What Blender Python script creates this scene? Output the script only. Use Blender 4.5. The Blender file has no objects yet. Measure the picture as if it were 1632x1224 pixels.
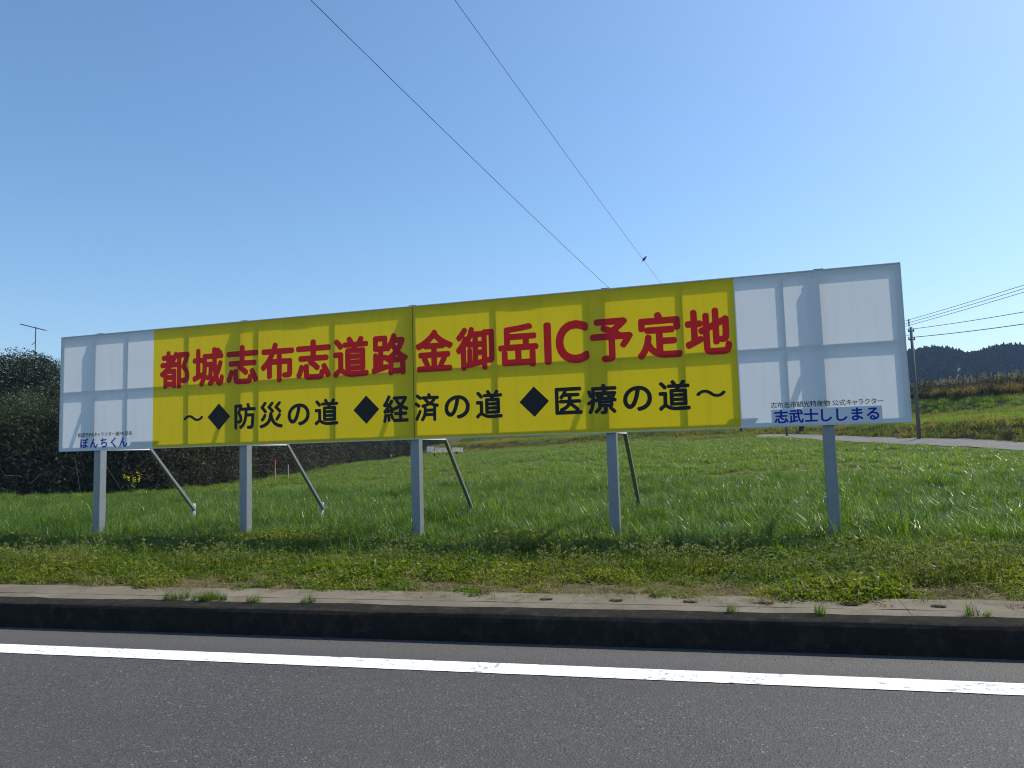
import bpy, bmesh, math, random
import numpy as np
from mathutils import Matrix, Vector, noise as mnoise

random.seed(7)
rng = np.random.default_rng(11)
scene = bpy.context.scene
COL = scene.collection
rad = math.radians

# ------------------------------------------------------------------ camera
CAM_H = 1.2
cam_data = bpy.data.cameras.new("camera")
cam_data.sensor_fit = 'HORIZONTAL'
cam_data.sensor_width = 36.0
cam_data.lens = 1200.0 / 1632.0 * 36.0
cam_data.clip_end = 6000.0
cam_data.clip_start = 0.05
cam = bpy.data.objects.new("camera", cam_data)
COL.objects.link(cam)
yaw, pitch, roll = rad(16.63), rad(5.02), rad(-1.67)
fw = Vector((-math.sin(yaw) * math.cos(pitch), math.cos(yaw) * math.cos(pitch), math.sin(pitch)))
rt = Vector((math.cos(yaw), math.sin(yaw), 0))
up = rt.cross(fw)
r2 = rt * math.cos(roll) + up * math.sin(roll)
u2 = -rt * math.sin(roll) + up * math.cos(roll)
M = Matrix((r2, u2, -fw)).transposed().to_4x4()
M.translation = (0, 0, CAM_H)
cam.matrix_world = M
scene.camera = cam

# ------------------------------------------------------------------ light
SUNV = Vector((0.65, 0.55, 1.0)).normalized()
elev = math.asin(SUNV.z)
azim = math.atan2(SUNV.x, SUNV.y)
world = bpy.data.worlds.new("World")
scene.world = world
world.use_nodes = True
wn = world.node_tree
for n in list(wn.nodes):
    wn.nodes.remove(n)
sky = wn.nodes.new('ShaderNodeTexSky')
sky.sky_type = 'NISHITA'
sky.sun_disc = False
sky.sun_elevation = elev
sky.sun_rotation = azim
sky.altitude = 150
sky.air_density = 1.1
sky.dust_density = 1.2
sky.ozone_density = 5.0
bg = wn.nodes.new('ShaderNodeBackground')
bg.inputs['Strength'].default_value = 0.136
wo = wn.nodes.new('ShaderNodeOutputWorld')
hs = wn.nodes.new('ShaderNodeHueSaturation')
hs.inputs['Hue'].default_value = 0.495
hs.inputs['Saturation'].default_value = 1.08
wn.links.new(sky.outputs[0], hs.inputs['Color'])
wn.links.new(hs.outputs[0], bg.inputs[0])
wn.links.new(bg.outputs[0], wo.inputs[0])

sun_data = bpy.data.lights.new("sun", 'SUN')
sun_data.energy = 4.6
sun_data.angle = rad(0.53)
sun_data.color = (1.0, 0.95, 0.84)
sun = bpy.data.objects.new("sun", sun_data)
COL.objects.link(sun)
sun.rotation_euler = SUNV.to_track_quat('Z', 'Y').to_euler()
sun.location = (20, 20, 40)

scene.view_settings.view_transform = 'Standard'
scene.view_settings.look = 'None'
scene.view_settings.exposure = 0.35
scene.view_settings.gamma = 1.0
scene.view_settings.use_curve_mapping = False
scene.render.engine = 'CYCLES'
scene.cycles.max_bounces = 8
scene.cycles.transparent_max_bounces = 8
scene.cycles.filter_width = 1.1
scene.cycles.denoising_prefilter = 'NONE'
scene.cycles.caustics_reflective = False
scene.cycles.caustics_refractive = False

# ------------------------------------------------------------------ helpers
def tag(o, label=None, cat=None, group=None, kind=None):
    if label: o['label'] = label
    if cat: o['category'] = cat
    if group: o['group'] = group
    if kind: o['kind'] = kind
    return o

def empty(name, loc=(0, 0, 0)):
    o = bpy.data.objects.new(name, None)
    o.location = loc
    o.empty_display_size = 0.2
    COL.objects.link(o)
    return o

def origin_of(o):
    v = Vector((0, 0, 0))
    while o is not None:
        v += o.location
        o = o.parent
    return v

def mesh_obj(name, me, mat, parent=None, loc=(0, 0, 0), link=True):
    o = bpy.data.objects.new(name, me)
    o.location = loc
    if mat is not None and len(me.materials) == 0:
        me.materials.append(mat)
    if parent is not None:
        o.parent = parent
    if link:
        COL.objects.link(o)
    return o

def pydata(name, verts, faces, mat, parent=None, smooth=False, link=True):
    """verts are world coordinates; stored relative to the parent's origin."""
    v = np.asarray(verts, dtype=float).reshape(-1, 3)
    if parent is not None:
        v = v - np.array(origin_of(parent))
    me = bpy.data.meshes.new(name)
    me.from_pydata(v.tolist(), [], faces if isinstance(faces, list) else [tuple(f) for f in faces])
    me.update()
    if smooth:
        me.polygons.foreach_set('use_smooth', [True] * len(me.polygons))
    return mesh_obj(name, me, mat, parent, link=link)

class MB:
    """collects simple solids into one mesh"""
    def __init__(s): s.v = []; s.f = []
    def add(s, verts, faces):
        b = len(s.v)
        s.v += [tuple(map(float, p)) for p in verts]
        s.f += [tuple(i + b for i in f) for f in faces]
        return s
    def box(s, x0, x1, y0, y1, z0, z1, bev=0.0):
        if bev <= 0:
            v = [(x0,y0,z0),(x1,y0,z0),(x1,y1,z0),(x0,y1,z0),(x0,y0,z1),(x1,y0,z1),(x1,y1,z1),(x0,y1,z1)]
            s.add(v, [(0,3,2,1),(4,5,6,7),(0,1,5,4),(1,2,6,5),(2,3,7,6),(3,0,4,7)])
        else:
            bm = bmesh.new()
            bmesh.ops.create_cube(bm, size=1.0)
            for p in bm.verts:
                p.co = Vector(((x0+x1)/2 + p.co.x*(x1-x0), (y0+y1)/2 + p.co.y*(y1-y0), (z0+z1)/2 + p.co.z*(z1-z0)))
            bmesh.ops.bevel(bm, geom=list(bm.edges), offset=bev, segments=2, affect='EDGES', profile=0.6)
            bm.verts.index_update()
            s.add([p.co[:] for p in bm.verts], [[q.index for q in f.verts] for f in bm.faces])
            bm.free()
        return s
    def tube(s, pts, radii, n=8, cap=True):
        pts = [Vector(p) for p in pts]
        if not hasattr(radii, '__len__'): radii = [radii]*len(pts)
        base = len(s.v)
        for i, p in enumerate(pts):
            t = (pts[min(i+1, len(pts)-1)] - pts[max(i-1, 0)])
            t = t.normalized() if t.length > 1e-9 else Vector((0,0,1))
            a = Vector((0,0,1)) if abs(t.z) < 0.9 else Vector((1,0,0))
            x = t.cross(a).normalized(); y = t.cross(x)
            for k in range(n):
                w = 2*math.pi*k/n
                s.v.append(tuple(p + (x*math.cos(w) + y*math.sin(w))*radii[i]))
        for i in range(len(pts)-1):
            for k in range(n):
                k2 = (k+1) % n
                s.f.append((base+i*n+k, base+i*n+k2, base+(i+1)*n+k2, base+(i+1)*n+k))
        if cap:
            s.f.append(tuple(base+k for k in range(n))[::-1])
            s.f.append(tuple(base+(len(pts)-1)*n+k for k in range(n)))
        return s
    def bar(s, p0, p1, w, h, upv=(0,0,1)):
        """rectangular bar from p0 to p1"""
        p0, p1 = Vector(p0), Vector(p1)
        t = (p1-p0).normalized(); x = t.cross(Vector(upv)).normalized(); y = x.cross(t)
        v = []
        for p in (p0, p1):
            for sx, sy in ((-1,-1),(1,-1),(1,1),(-1,1)):
                v.append(p + x*sx*w/2 + y*sy*h/2)
        return s.add(v, [(0,3,2,1),(4,5,6,7),(0,1,5,4),(1,2,6,5),(2,3,7,6),(3,0,4,7)])
    def blob(s, c, r, sub=2, rough=0.0, seed=0):
        bm = bmesh.new()
        bmesh.ops.create_icosphere(bm, subdivisions=sub, radius=1.0)
        for p in bm.verts:
            k = 1 + rough*mnoise.noise(p.co*1.9 + Vector((seed*3.1, seed, 0)))
            p.co = Vector((c[0]+p.co.x*r[0]*k, c[1]+p.co.y*r[1]*k, c[2]+p.co.z*r[2]*k))
        bm.verts.index_update()
        s.add([p.co[:] for p in bm.verts], [[q.index for q in f.verts] for f in bm.faces])
        bm.free()
        return s
    def build(s, name, mat, parent=None, smooth=False, link=True):
        return pydata(name, s.v, s.f, mat, parent, smooth, link)

# ------------------------------------------------------------------ materials
def new_mat(name):
    m = bpy.data.materials.new(name)
    m.use_nodes = True
    nt = m.node_tree
    for n in list(nt.nodes): nt.nodes.remove(n)
    out = nt.nodes.new('ShaderNodeOutputMaterial')
    return m, nt, out

def N(nt, t, **kw):
    n = nt.nodes.new(t)
    for k, v in kw.items():
        if k.startswith('i_'):
            n.inputs[k[2:].replace('_', ' ')].default_value = v
        else:
            setattr(n, k, v)
    return n

def ramp(nt, src, stops):
    r = nt.nodes.new('ShaderNodeValToRGB')
    el = r.color_ramp.elements
    while len(el) > 1: el.remove(el[-1])
    el[0].position, el[0].color = stops[0][0], (*stops[0][1], 1)
    for p, c in stops[1:]:
        e = el.new(p); e.color = (*c, 1)
    nt.links.new(src, r.inputs[0])
    return r.outputs[0]

def noise_node(nt, scale, detail=4, rough=0.55, vec=None):
    n = N(nt, 'ShaderNodeTexNoise')
    n.inputs['Scale'].default_value = scale
    n.inputs['Detail'].default_value = detail
    n.inputs['Roughness'].default_value = rough
    if vec is None:
        g = N(nt, 'ShaderNodeNewGeometry'); vec = g.outputs['Position']
    nt.links.new(vec, n.inputs['Vector'])
    return n.outputs['Fac']

def mixcol(nt, fac, a, b, mode='MIX'):
    m = N(nt, 'ShaderNodeMix', data_type='RGBA', blend_type=mode)
    for sock, v in ((m.inputs[0], fac), (m.inputs[6], a), (m.inputs[7], b)):
        if hasattr(v, 'is_output'): nt.links.new(v, sock)
        elif hasattr(v, '__len__'): sock.default_value = (*v, 1) if len(v) == 3 else v
        else: sock.default_value = v
    return m.outputs[2]

def bump(nt, h, strength=0.3, dist=0.01):
    b = N(nt, 'ShaderNodeBump')
    b.inputs['Strength'].default_value = strength
    b.inputs['Distance'].default_value = dist
    nt.links.new(h, b.inputs['Height'])
    return b.outputs['Normal']

def principled(nt, out, col, rough=0.6, spec=0.5, metal=0.0, normal=None):
    p = N(nt, 'ShaderNodeBsdfPrincipled')
    for sock, v in (('Base Color', col), ('Roughness', rough)):
        if hasattr(v, 'is_output'): nt.links.new(v, p.inputs[sock])
        elif hasattr(v, '__len__'): p.inputs[sock].default_value = (*v, 1)
        else: p.inputs[sock].default_value = v
    p.inputs['Specular IOR Level'].default_value = spec
    p.inputs['Metallic'].default_value = metal
    if normal is not None: nt.links.new(normal, p.inputs['Normal'])
    nt.links.new(p.outputs[0], out.inputs[0])
    return p

def simple_mat(name, c1, c2, scale=8, rough=0.6, spec=0.4, metal=0.0, bstr=0.15, bd=0.005):
    m, nt, out = new_mat(name)
    f = noise_node(nt, scale)
    col = ramp(nt, f, [(0.3, c1), (0.7, c2)])
    f2 = noise_node(nt, scale*9)
    principled(nt, out, col, rough, spec, metal, bump(nt, f2, bstr, bd))
    return m

def leaf_mat(name, cols, trans=0.35, rough=0.4, spec=0.5, patch=0.6, patch_cols=None, tcol=1.7):
    """two-sided leaf: glossy reflection plus transmission; colour varies per plant and by ground patch"""
    m, nt, out = new_mat(name)
    oi = N(nt, 'ShaderNodeObjectInfo')
    g = N(nt, 'ShaderNodeNewGeometry')
    n1 = noise_node(nt, patch, 3)
    add = N(nt, 'ShaderNodeMath', operation='ADD')
    nt.links.new(oi.outputs['Random'], add.inputs[0]); nt.links.new(g.outputs['Random Per Island'], add.inputs[1])
    mul = N(nt, 'ShaderNodeMath', operation='MULTIPLY_ADD'); mul.inputs[1].default_value = 0.7
    sc_ = N(nt, 'ShaderNodeMath', operation='MULTIPLY'); sc_.inputs[1].default_value = 0.3
    nt.links.new(oi.outputs['Random'], sc_.inputs[0])
    nt.links.new(g.outputs['Random Per Island'], mul.inputs[0]); nt.links.new(sc_.outputs[0], mul.inputs[2])
    k = len(cols) - 1
    col = ramp(nt, mul.outputs[0], [(0.1 + 0.8*i/max(k,1), c) for i, c in enumerate(cols)])
    if patch_cols:
        col = mixcol(nt, ramp(nt, n1, [(0.42,(0,0,0)),(0.62,(1,1,1))]), col, patch_cols)
    p = principled(nt, out, col, rough, spec)
    t = N(nt, 'ShaderNodeBsdfTranslucent')
    tc = mixcol(nt, 1.0, col, (tcol, tcol*1.05, tcol*0.55), 'MULTIPLY')
    nt.links.new(tc, t.inputs[0])
    mx = N(nt, 'ShaderNodeMixShader'); mx.inputs[0].default_value = trans
    nt.links.new(p.outputs[0], mx.inputs[1]); nt.links.new(t.outputs[0], mx.inputs[2])
    nt.links.new(mx.outputs[0], out.inputs[0])
    return m

def sheet_mat(name, col, trans):
    """printed vinyl sheet: diffuse front, lets daylight through from behind"""
    m, nt, out = new_mat(name)
    f = noise_node(nt, 1.7, 5)
    c = mixcol(nt, ramp(nt, f, [(0.35,(0,0,0)),(0.75,(0.25,0.25,0.25))]), col, tuple(x*0.86 for x in col))
    g = N(nt, 'ShaderNodeNewGeometry')
    mp = N(nt, 'ShaderNodeMapping'); mp.inputs['Scale'].default_value = (9.0, 1.0, 0.55)
    nt.links.new(g.outputs['Position'], mp.inputs['Vector'])
    c = mixcol(nt, ramp(nt, noise_node(nt, 1.0, 5, 0.6, mp.outputs[0]), [(0.52,(0,0,0)),(0.8,(0.22,)*3)]), c, tuple(x*0.6 for x in col))
    p = principled(nt, out, c, 0.45, 0.3)
    t = N(nt, 'ShaderNodeBsdfTranslucent')
    nt.links.new(c, t.inputs[0])
    mx = N(nt, 'ShaderNodeMixShader'); mx.inputs[0].default_value = trans
    nt.links.new(p.outputs[0], mx.inputs[1]); nt.links.new(t.outputs[0], mx.inputs[2])
    nt.links.new(mx.outputs[0], out.inputs[0])
    return m

def asphalt_mat():
    m, nt, out = new_mat("asphalt")
    g = N(nt, 'ShaderNodeNewGeometry')
    v = N(nt, 'ShaderNodeTexVoronoi'); v.inputs['Scale'].default_value = 120
    nt.links.new(g.outputs['Position'], v.inputs['Vector'])
    sep = N(nt, 'ShaderNodeSeparateColor'); nt.links.new(v.outputs['Color'], sep.inputs[0])
    grains = ramp(nt, sep.outputs[0], [(0.0,(0.02,0.0195,0.019)),(0.35,(0.046,0.0452,0.044)),(0.85,(0.072,0.071,0.068)),(0.975,(0.09,0.088,0.085)),(0.996,(0.22,0.22,0.21))])
    big = noise_node(nt, 0.9, 6, 0.6)
    mid = noise_node(nt, 14, 4, 0.6)
    c = mixcol(nt, ramp(nt, big, [(0.3,(0.0,)*3),(0.7,(0.5,)*3)]), grains, (0.076,0.074,0.07))
    c = mixcol(nt, ramp(nt, mid, [(0.35,(0.3,)*3),(0.65,(0.0,)*3)]), c, (0.034,0.033,0.032))
    mp = N(nt, 'ShaderNodeMapping'); mp.inputs['Scale'].default_value = (0.12, 1.6, 1.0)
    nt.links.new(g.outputs['Position'], mp.inputs['Vector'])
    c = mixcol(nt, ramp(nt, noise_node(nt, 1.0, 4, 0.6, mp.outputs[0]), [(0.4,(0,0,0)),(0.7,(0.45,)*3)]), c, (0.045,0.044,0.043))
    # dusty strip beside the kerb
    sx = N(nt, 'ShaderNodeSeparateXYZ'); nt.links.new(g.outputs['Position'], sx.inputs[0])
    ma = N(nt, 'ShaderNodeMath', operation='MULTIPLY_ADD'); ma.inputs[1].default_value = -0.055
    nt.links.new(sx.outputs[0], ma.inputs[0]); nt.links.new(sx.outputs[1], ma.inputs[2])
    dm = N(nt, 'ShaderNodeMapRange'); dm.inputs[1].default_value = 4.1; dm.inputs[2].default_value = 4.5
    dm.inputs[3].default_value = 0.0; dm.inputs[4].default_value = 0.5
    nt.links.new(ma.outputs[0], dm.inputs[0])
    c = mixcol(nt, dm.outputs[0], c, (0.105,0.098,0.09))
    h = N(nt, 'ShaderNodeMath', operation='ADD')
    nt.links.new(v.outputs['Distance'], h.inputs[0]); nt.links.new(noise_node(nt, 160, 3), h.inputs[1])
    principled(nt, out, c, 0.72, 0.35, 0, bump(nt, h.outputs[0], 0.55, 0.006))
    return m

def paint_mat():
    m, nt, out = new_mat("road_paint")
    a = noise_node(nt, 26, 6, 0.65); b = noise_node(nt, 3.0, 3)
    s = N(nt, 'ShaderNodeMath', operation='MULTIPLY_ADD'); s.inputs[1].default_value = 0.45
    nt.links.new(b, s.inputs[0]); nt.links.new(a, s.inputs[2])
    wear = ramp(nt, s.outputs[0], [(0.80,(0,0,0)),(0.88,(0.75,0.75,0.75))])
    c = mixcol(nt, wear, (0.78,0.79,0.8), (0.16,0.16,0.16))
    c = mixcol(nt, ramp(nt, noise_node(nt, 60, 4), [(0.5,(0,0,0)),(0.75,(0.22,)*3)]), c, (0.4,0.4,0.4))
    principled(nt, out, c, 0.6, 0.3, 0, bump(nt, noise_node(nt, 120, 3), 0.4, 0.004))
    return m

def concrete_mat(name, ca, cb, stain, sc=3.0, spec=0.2):
    m, nt, out = new_mat(name)
    c = ramp(nt, noise_node(nt, sc, 6, 0.6), [(0.3, ca), (0.7, cb)])
    c = mixcol(nt, ramp(nt, noise_node(nt, sc*3.1, 5, 0.7), [(0.5,(0,0,0)),(0.72,(0.75,)*3)]), c, stain)
    c = mixcol(nt, ramp(nt, noise_node(nt, 90, 3), [(0.45,(0,0,0)),(0.8,(0.5,)*3)]), c, tuple(x*0.6 for x in ca))
    principled(nt, out, c, 0.9, spec, 0, bump(nt, noise_node(nt, 70, 5, 0.7), 0.5, 0.006))
    return m

def ground_mat():
    m, nt, out = new_mat("field_soil")
    c = ramp(nt, noise_node(nt, 1.4, 7, 0.65), [(0.3,(0.035,0.045,0.014)),(0.5,(0.055,0.058,0.02)),(0.72,(0.085,0.066,0.036))])
    c = mixcol(nt, ramp(nt, noise_node(nt, 9, 5, 0.7), [(0.40,(0,0,0)),(0.65,(0.8,)*3)]), c, (0.15,0.115,0.07))
    principled(nt, out, c, 0.95, 0.1, 0, bump(nt, noise_node(nt, 22, 6, 0.7), 0.9, 0.03))
    return m

def galv_mat():
    m, nt, out = new_mat("galvanised_steel")
    g = N(nt, 'ShaderNodeNewGeometry')
    v = N(nt, 'ShaderNodeTexVoronoi'); v.inputs['Scale'].default_value = 38
    nt.links.new(g.outputs['Position'], v.inputs['Vector'])
    sep = N(nt, 'ShaderNodeSeparateColor'); nt.links.new(v.outputs['Color'], sep.inputs[0])
    c = ramp(nt, sep.outputs[1], [(0,(0.26,0.28,0.30)),(1,(0.29,0.31,0.33))])
    c = mixcol(nt, ramp(nt, noise_node(nt, 5, 5), [(0.5,(0,0,0)),(0.75,(0.6,)*3)]), c, (0.25,0.26,0.26))
    principled(nt, out, c, 0.42, 0.5, 0.55, bump(nt, noise_node(nt, 30, 3), 0.12, 0.003))
    return m

MAT = {}
MAT['asphalt'] = asphalt_mat()
MAT['paint'] = paint_mat()
MAT['kerb'] = concrete_mat('kerb_asphalt', (0.020,0.019,0.017), (0.029,0.027,0.024), (0.055,0.05,0.042), 4, 0.01)
MAT['slab'] = concrete_mat('verge_concrete', (0.125,0.105,0.076), (0.185,0.16,0.12), (0.08,0.06,0.04), 2.2)
MAT['soil'] = ground_mat()
MAT['galv'] = galv_mat()
MAT['white_sheet'] = sheet_mat('white_sheet', (0.96,0.94,0.93), 0.22)
MAT['yellow_sheet'] = sheet_mat('yellow_sheet', (0.97,0.69,0.006), 0.21)
MAT['red_film'] = sheet_mat('red_film', (0.76,0.028,0.045), 0.45)
MAT['black_film'] = sheet_mat('black_film', (0.012,0.012,0.014), 0.1)
MAT['blue_film'] = sheet_mat('blue_film', (0.015,0.04,0.5), 0.3)
MAT['patch'] = simple_mat('white_sticker', (0.74,0.75,0.78), (0.78,0.79,0.82), 2, 0.45, 0.3, 0, 0.02)
MAT['trim'] = simple_mat('white_trim', (0.6,0.62,0.64), (0.7,0.71,0.73), 4, 0.45, 0.4)
MAT['dark_metal'] = simple_mat('dark_metal', (0.03,0.032,0.045), (0.05,0.052,0.065), 6, 0.5, 0.4)
MAT['wire'] = simple_mat('wire_black', (0.02,0.022,0.025), (0.03,0.032,0.035), 3, 0.6, 0.3)
MAT['pole_conc'] = simple_mat('pole_concrete', (0.13,0.13,0.13), (0.19,0.185,0.18), 3, 0.85, 0.2)
MAT['pole_wood'] = simple_mat('pole_wood', (0.05,0.035,0.025), (0.09,0.065,0.045), 4, 0.9, 0.1)
MAT['anchor'] = simple_mat('anchor_concrete', (0.36,0.37,0.38), (0.48,0.48,0.48), 8, 0.8, 0.2)
MAT['bark'] = simple_mat('bark', (0.05,0.038,0.028), (0.09,0.072,0.055), 9, 0.95, 0.1, 0, 0.6, 0.02)
MAT['side_asphalt'] = simple_mat('side_asphalt', (0.12,0.115,0.105), (0.165,0.158,0.145), 1.5, 0.85, 0.2)
MAT['rye'] = leaf_mat('rye_blade', [(0.0252,0.0563,0.0036),(0.0504,0.1056,0.0058),(0.0911,0.1549,0.0101),(0.1820,0.2394,0.0252)], 0.46, 0.32, 0.30, 0.35, (0.0629,0.1197,0.0072))
MAT['pale'] = leaf_mat('pale_blade', [(0.13,0.17,0.06),(0.20,0.23,0.11),(0.27,0.28,0.17)], 0.45, 0.5, 0.3)
MAT['field'] = leaf_mat('field_blade', [(0.0328,0.0704,0.0043),(0.0683,0.1295,0.0072),(0.1161,0.1830,0.0130),(0.2050,0.2675,0.0324)], 0.46, 0.34, 0.26, 0.12, (0.1093,0.1521,0.0101))
MAT['weed'] = leaf_mat('weed_leaf', [(0.0379,0.0615,0.0036),(0.0949,0.1281,0.0072),(0.1644,0.1857,0.0130),(0.2530,0.2434,0.0252)], 0.38, 0.5, 0.25, 0.8, (0.0633,0.1153,0.0065))
MAT['leafy'] = leaf_mat('broad_leaf', [(0.0338,0.0675,0.0090),(0.0525,0.0900,0.0135),(0.0750,0.1050,0.0188)], 0.35, 0.6, 0.25)
MAT['dry'] = leaf_mat('dry_blade', [(0.1680,0.1320,0.0600),(0.2280,0.1800,0.0840),(0.1440,0.1440,0.0420)], 0.25, 0.7, 0.2, 0.8)
MAT['seed'] = leaf_mat('seed_head', [(0.1323,0.1496,0.0504),(0.2079,0.2195,0.1008),(0.2835,0.2893,0.1680)], 0.35, 0.7, 0.2)
MAT['bank'] = leaf_mat('bank_blade', [(0.1362,0.1423,0.0248),(0.1980,0.1794,0.0338),(0.2475,0.1980,0.0506)], 0.38, 0.7, 0.15, 0.25, (0.1114,0.1547,0.0203))
MAT['bank_green'] = leaf_mat('bank_green_blade', [(0.0931,0.1750,0.0162),(0.1366,0.2203,0.0216),(0.1739,0.2333,0.0324)], 0.40, 0.65, 0.2, 0.2, (0.1739,0.2009,0.0270))
MAT['reed'] = leaf_mat('reed_blade', [(0.1200,0.0840,0.0360),(0.1920,0.1380,0.0660),(0.1320,0.1200,0.0360)], 0.38, 0.7, 0.2, 0.3)
MAT['plume'] = leaf_mat('reed_plume', [(0.18,0.16,0.12),(0.26,0.24,0.19)], 0.4, 0.8, 0.1)
MAT['sasa'] = leaf_mat('sasa_leaf', [(0.030,0.055,0.012),(0.045,0.078,0.016),(0.06,0.09,0.02)], 0.25, 0.45, 0.4)
MAT['thicket'] = leaf_mat('thicket_leaf', [(0.0275,0.0413,0.0110),(0.0468,0.0605,0.0151),(0.0853,0.0770,0.0275)], 0.3, 0.6, 0.25)
MAT['thicket_brown'] = leaf_mat('thicket_dead_leaf', [(0.0390,0.0306,0.0163),(0.0553,0.0449,0.0234),(0.0325,0.0340,0.0130)], 0.3, 0.7, 0.2)
MAT['twig'] = simple_mat('dead_twig', (0.032,0.027,0.02), (0.07,0.058,0.045), 3, 0.9, 0.15)
MAT['evergreen'] = leaf_mat('evergreen_leaf', [(0.012,0.022,0.007),(0.020,0.032,0.010),(0.034,0.044,0.015)], 0.15, 0.5, 0.25)
MAT['forest'] = leaf_mat('forest_leaf', [(0.0080,0.0160,0.0096),(0.0128,0.0224,0.0128),(0.0192,0.0288,0.0144)], 0.1, 0.7, 0.2, 0.02, (0.0240,0.0320,0.0160))
MAT['rape'] = leaf_mat('rape_petal', [(0.62,0.50,0.01),(0.70,0.58,0.02)], 0.35, 0.6, 0.2)
MAT['red'] = simple_mat('red_paint', (0.5,0.05,0.03), (0.6,0.08,0.04), 5, 0.5, 0.3)
MAT['wood'] = simple_mat('stake_wood', (0.28,0.2,0.12), (0.36,0.27,0.17), 6, 0.8, 0.2)
MAT['feather'] = simple_mat('dark_feather', (0.02,0.02,0.025), (0.035,0.033,0.035), 30, 0.6, 0.3)

# ------------------------------------------------------------------ terrain
AZ   = np.array([-4.0, -0.9, -0.6119, -0.4091, -0.1413, 0.0393, 0.1885, 0.3135, 0.7, 4.0])
YR   = np.array([76, 75, 74, 72, 70, 68, 50, 38, 34, 34], float)
ZK = np.array([  # near edge, far edge, first bank top, terrace end, second bank top
    [0.08,0.10,0.20,0.30,0.50],[0.10,0.12,0.25,0.40,0.60],[0.40,0.44,0.95,1.09,1.43],[0.84,0.92,1.74,1.95,2.87],
    [1.50,1.62,2.45,2.73,3.54],[1.52,1.94,2.42,3.09,4.60],[0.80,1.21,1.99,2.79,4.22],[0.58,0.86,1.87,2.65,3.69],
    [0.45,0.70,1.80,2.6,3.6],[0.4,0.6,1.7,2.5,3.5]])
KOFF = np.array([-2.5, 2.5, 5.0, 14.0, 18.0])

def road_y(x):          # kerb foot line of the near road
    return 4.68 + 0.055*x

def zg(X, Y):
    X = np.asarray(X, float); Y = np.asarray(Y, float)
    a = X/np.maximum(Y, 9.0)
    yr = np.interp(a, AZ, YR)
    z = np.full(np.shape(a), -0.08)
    yp = np.full(np.shape(a), 10.0); zp = np.full(np.shape(a), -0.08)
    for k in range(5):
        yk = yr + KOFF[k]; zk = np.interp(a, AZ, ZK[:, k])
        t = np.clip((Y-yp)/(yk-yp), 0, 1)
        if k in (2, 4): t = t*t*(3-2*t)
        z = np.where(Y > yp, zp + (zk-zp)*t, z)
        yp, zp = yk, zk
    z = np.where(Y > yp, zp + 0.012*(Y-yp), z)
    b = np.clip((7.9-(Y-0.055*X))/2.4, 0, 1); b = 0.25*b*b*(3-2*b)
    und = 0.02*np.sin(X*1.7+Y*0.6)*np.sin(Y*1.3-X*0.4) + 0.05*np.sin(X*0.31+1)*np.sin(Y*0.23)*np.clip((Y-12)/10, 0, 1)
    return z + b + und

def grid_faces(nr, nc):
    i = np.arange(nr-1)[:, None]; j = np.arange(nc-1)[None, :]
    b = (i*nc + j).ravel()
    return np.stack([b, b+1, b+nc+1, b+nc], 1)

cs = np.unique(np.concatenate([np.linspace(-4, -1.4, 30), np.linspace(-1.4, 0.5, 240), np.linspace(0.5, 4, 40)]))
t0 = np.linspace(0, 1, 40)
y_far = np.concatenate([np.linspace(9.1, 30, 70), np.linspace(30.4, 100, 150), np.linspace(102, 190, 30)])
Xg = []; Yg = []
for t in t0:
    x = cs*9.0; y0 = road_y(x) + 0.50
    y = y0 + (9.0-y0)*t
    Xg.append(x); Yg.append(y)
for y in y_far:
    Xg.append(cs*y); Yg.append(np.full_like(cs, y))
Xg = np.array(Xg); Yg = np.array(Yg); Zg = zg(Xg, Yg)
terrain = pydata('field_ground', np.stack([Xg, Yg, Zg], -1).reshape(-1, 3), grid_faces(*Xg.shape).tolist(), MAT['soil'], None, True)
tag(terrain, 'grassy soil of the field and its terraced banks', None, None, 'structure')

far = pydata('ground', [(-2500,-2500,-0.4),(2500,-2500,-0.4),(2500,2500,-0.4),(-2500,2500,-0.4)], [(0,1,2,3)], MAT['soil'])
tag(far, 'level earth reaching to the horizon', None, None, 'structure')

# road sheet and marking
def strip(name, off0, off1, z, mat, x0=-60, x1=60, step=0.5, ragged=0.0, label=None):
    xs = np.arange(x0, x1+1e-6, step)
    v = []; 
    for x in xs:
        for k, o in enumerate((off0, off1)):
            w = ragged*(mnoise.noise(Vector((x*6.0, k*9.3, 1.0))) + 0.6*mnoise.noise(Vector((x*21.0, k*5.3, 2.0))))
            v.append((x, road_y(x)+o+w, z))
    f = [(2*i, 2*i+2, 2*i+3, 2*i+1) for i in range(len(xs)-1)]
    o = pydata(name, v, f, mat)
    tag(o, label, None, None, 'structure')
    return o
strip('road', -13.0, 0.03, 0.0, MAT['asphalt'], label='grey asphalt road with a coarse speckled surface')
strip('edge_line', -0.635, -0.445, 0.004, MAT['paint'], -22, 16, 0.03, 0.0045, 'white painted edge line along the road')

# kerb: one continuous extruded asphalt kerb
kp = [(0.0,-0.02),(0.004,0.06),(0.010,0.150),(0.022,0.168),(0.040,0.175),(0.165,0.186),(0.17,0.02)]
xs = np.concatenate([np.arange(-60,-9,1.0), np.arange(-9,5,0.06), np.arange(5,60,1.0)])
v = []
for x in xs:
    for k, (o, z) in enumerate(kp):
        w = 0.007*mnoise.noise(Vector((x*2.3, k*0.7, 0))) + 0.004*mnoise.noise(Vector((x*9.0, k*1.7, 3)))
        v.append((x, road_y(x)+o+(w if 0 < k < 6 else 0), z+(w*0.8 if 1 < k < 6 else 0)))
kerb = pydata('kerb', v, grid_faces(len(xs), len(kp)).tolist(), MAT['kerb'], None, False)
tag(kerb, 'low black asphalt kerb between road and concrete strip', None, None, 'structure')

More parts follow.
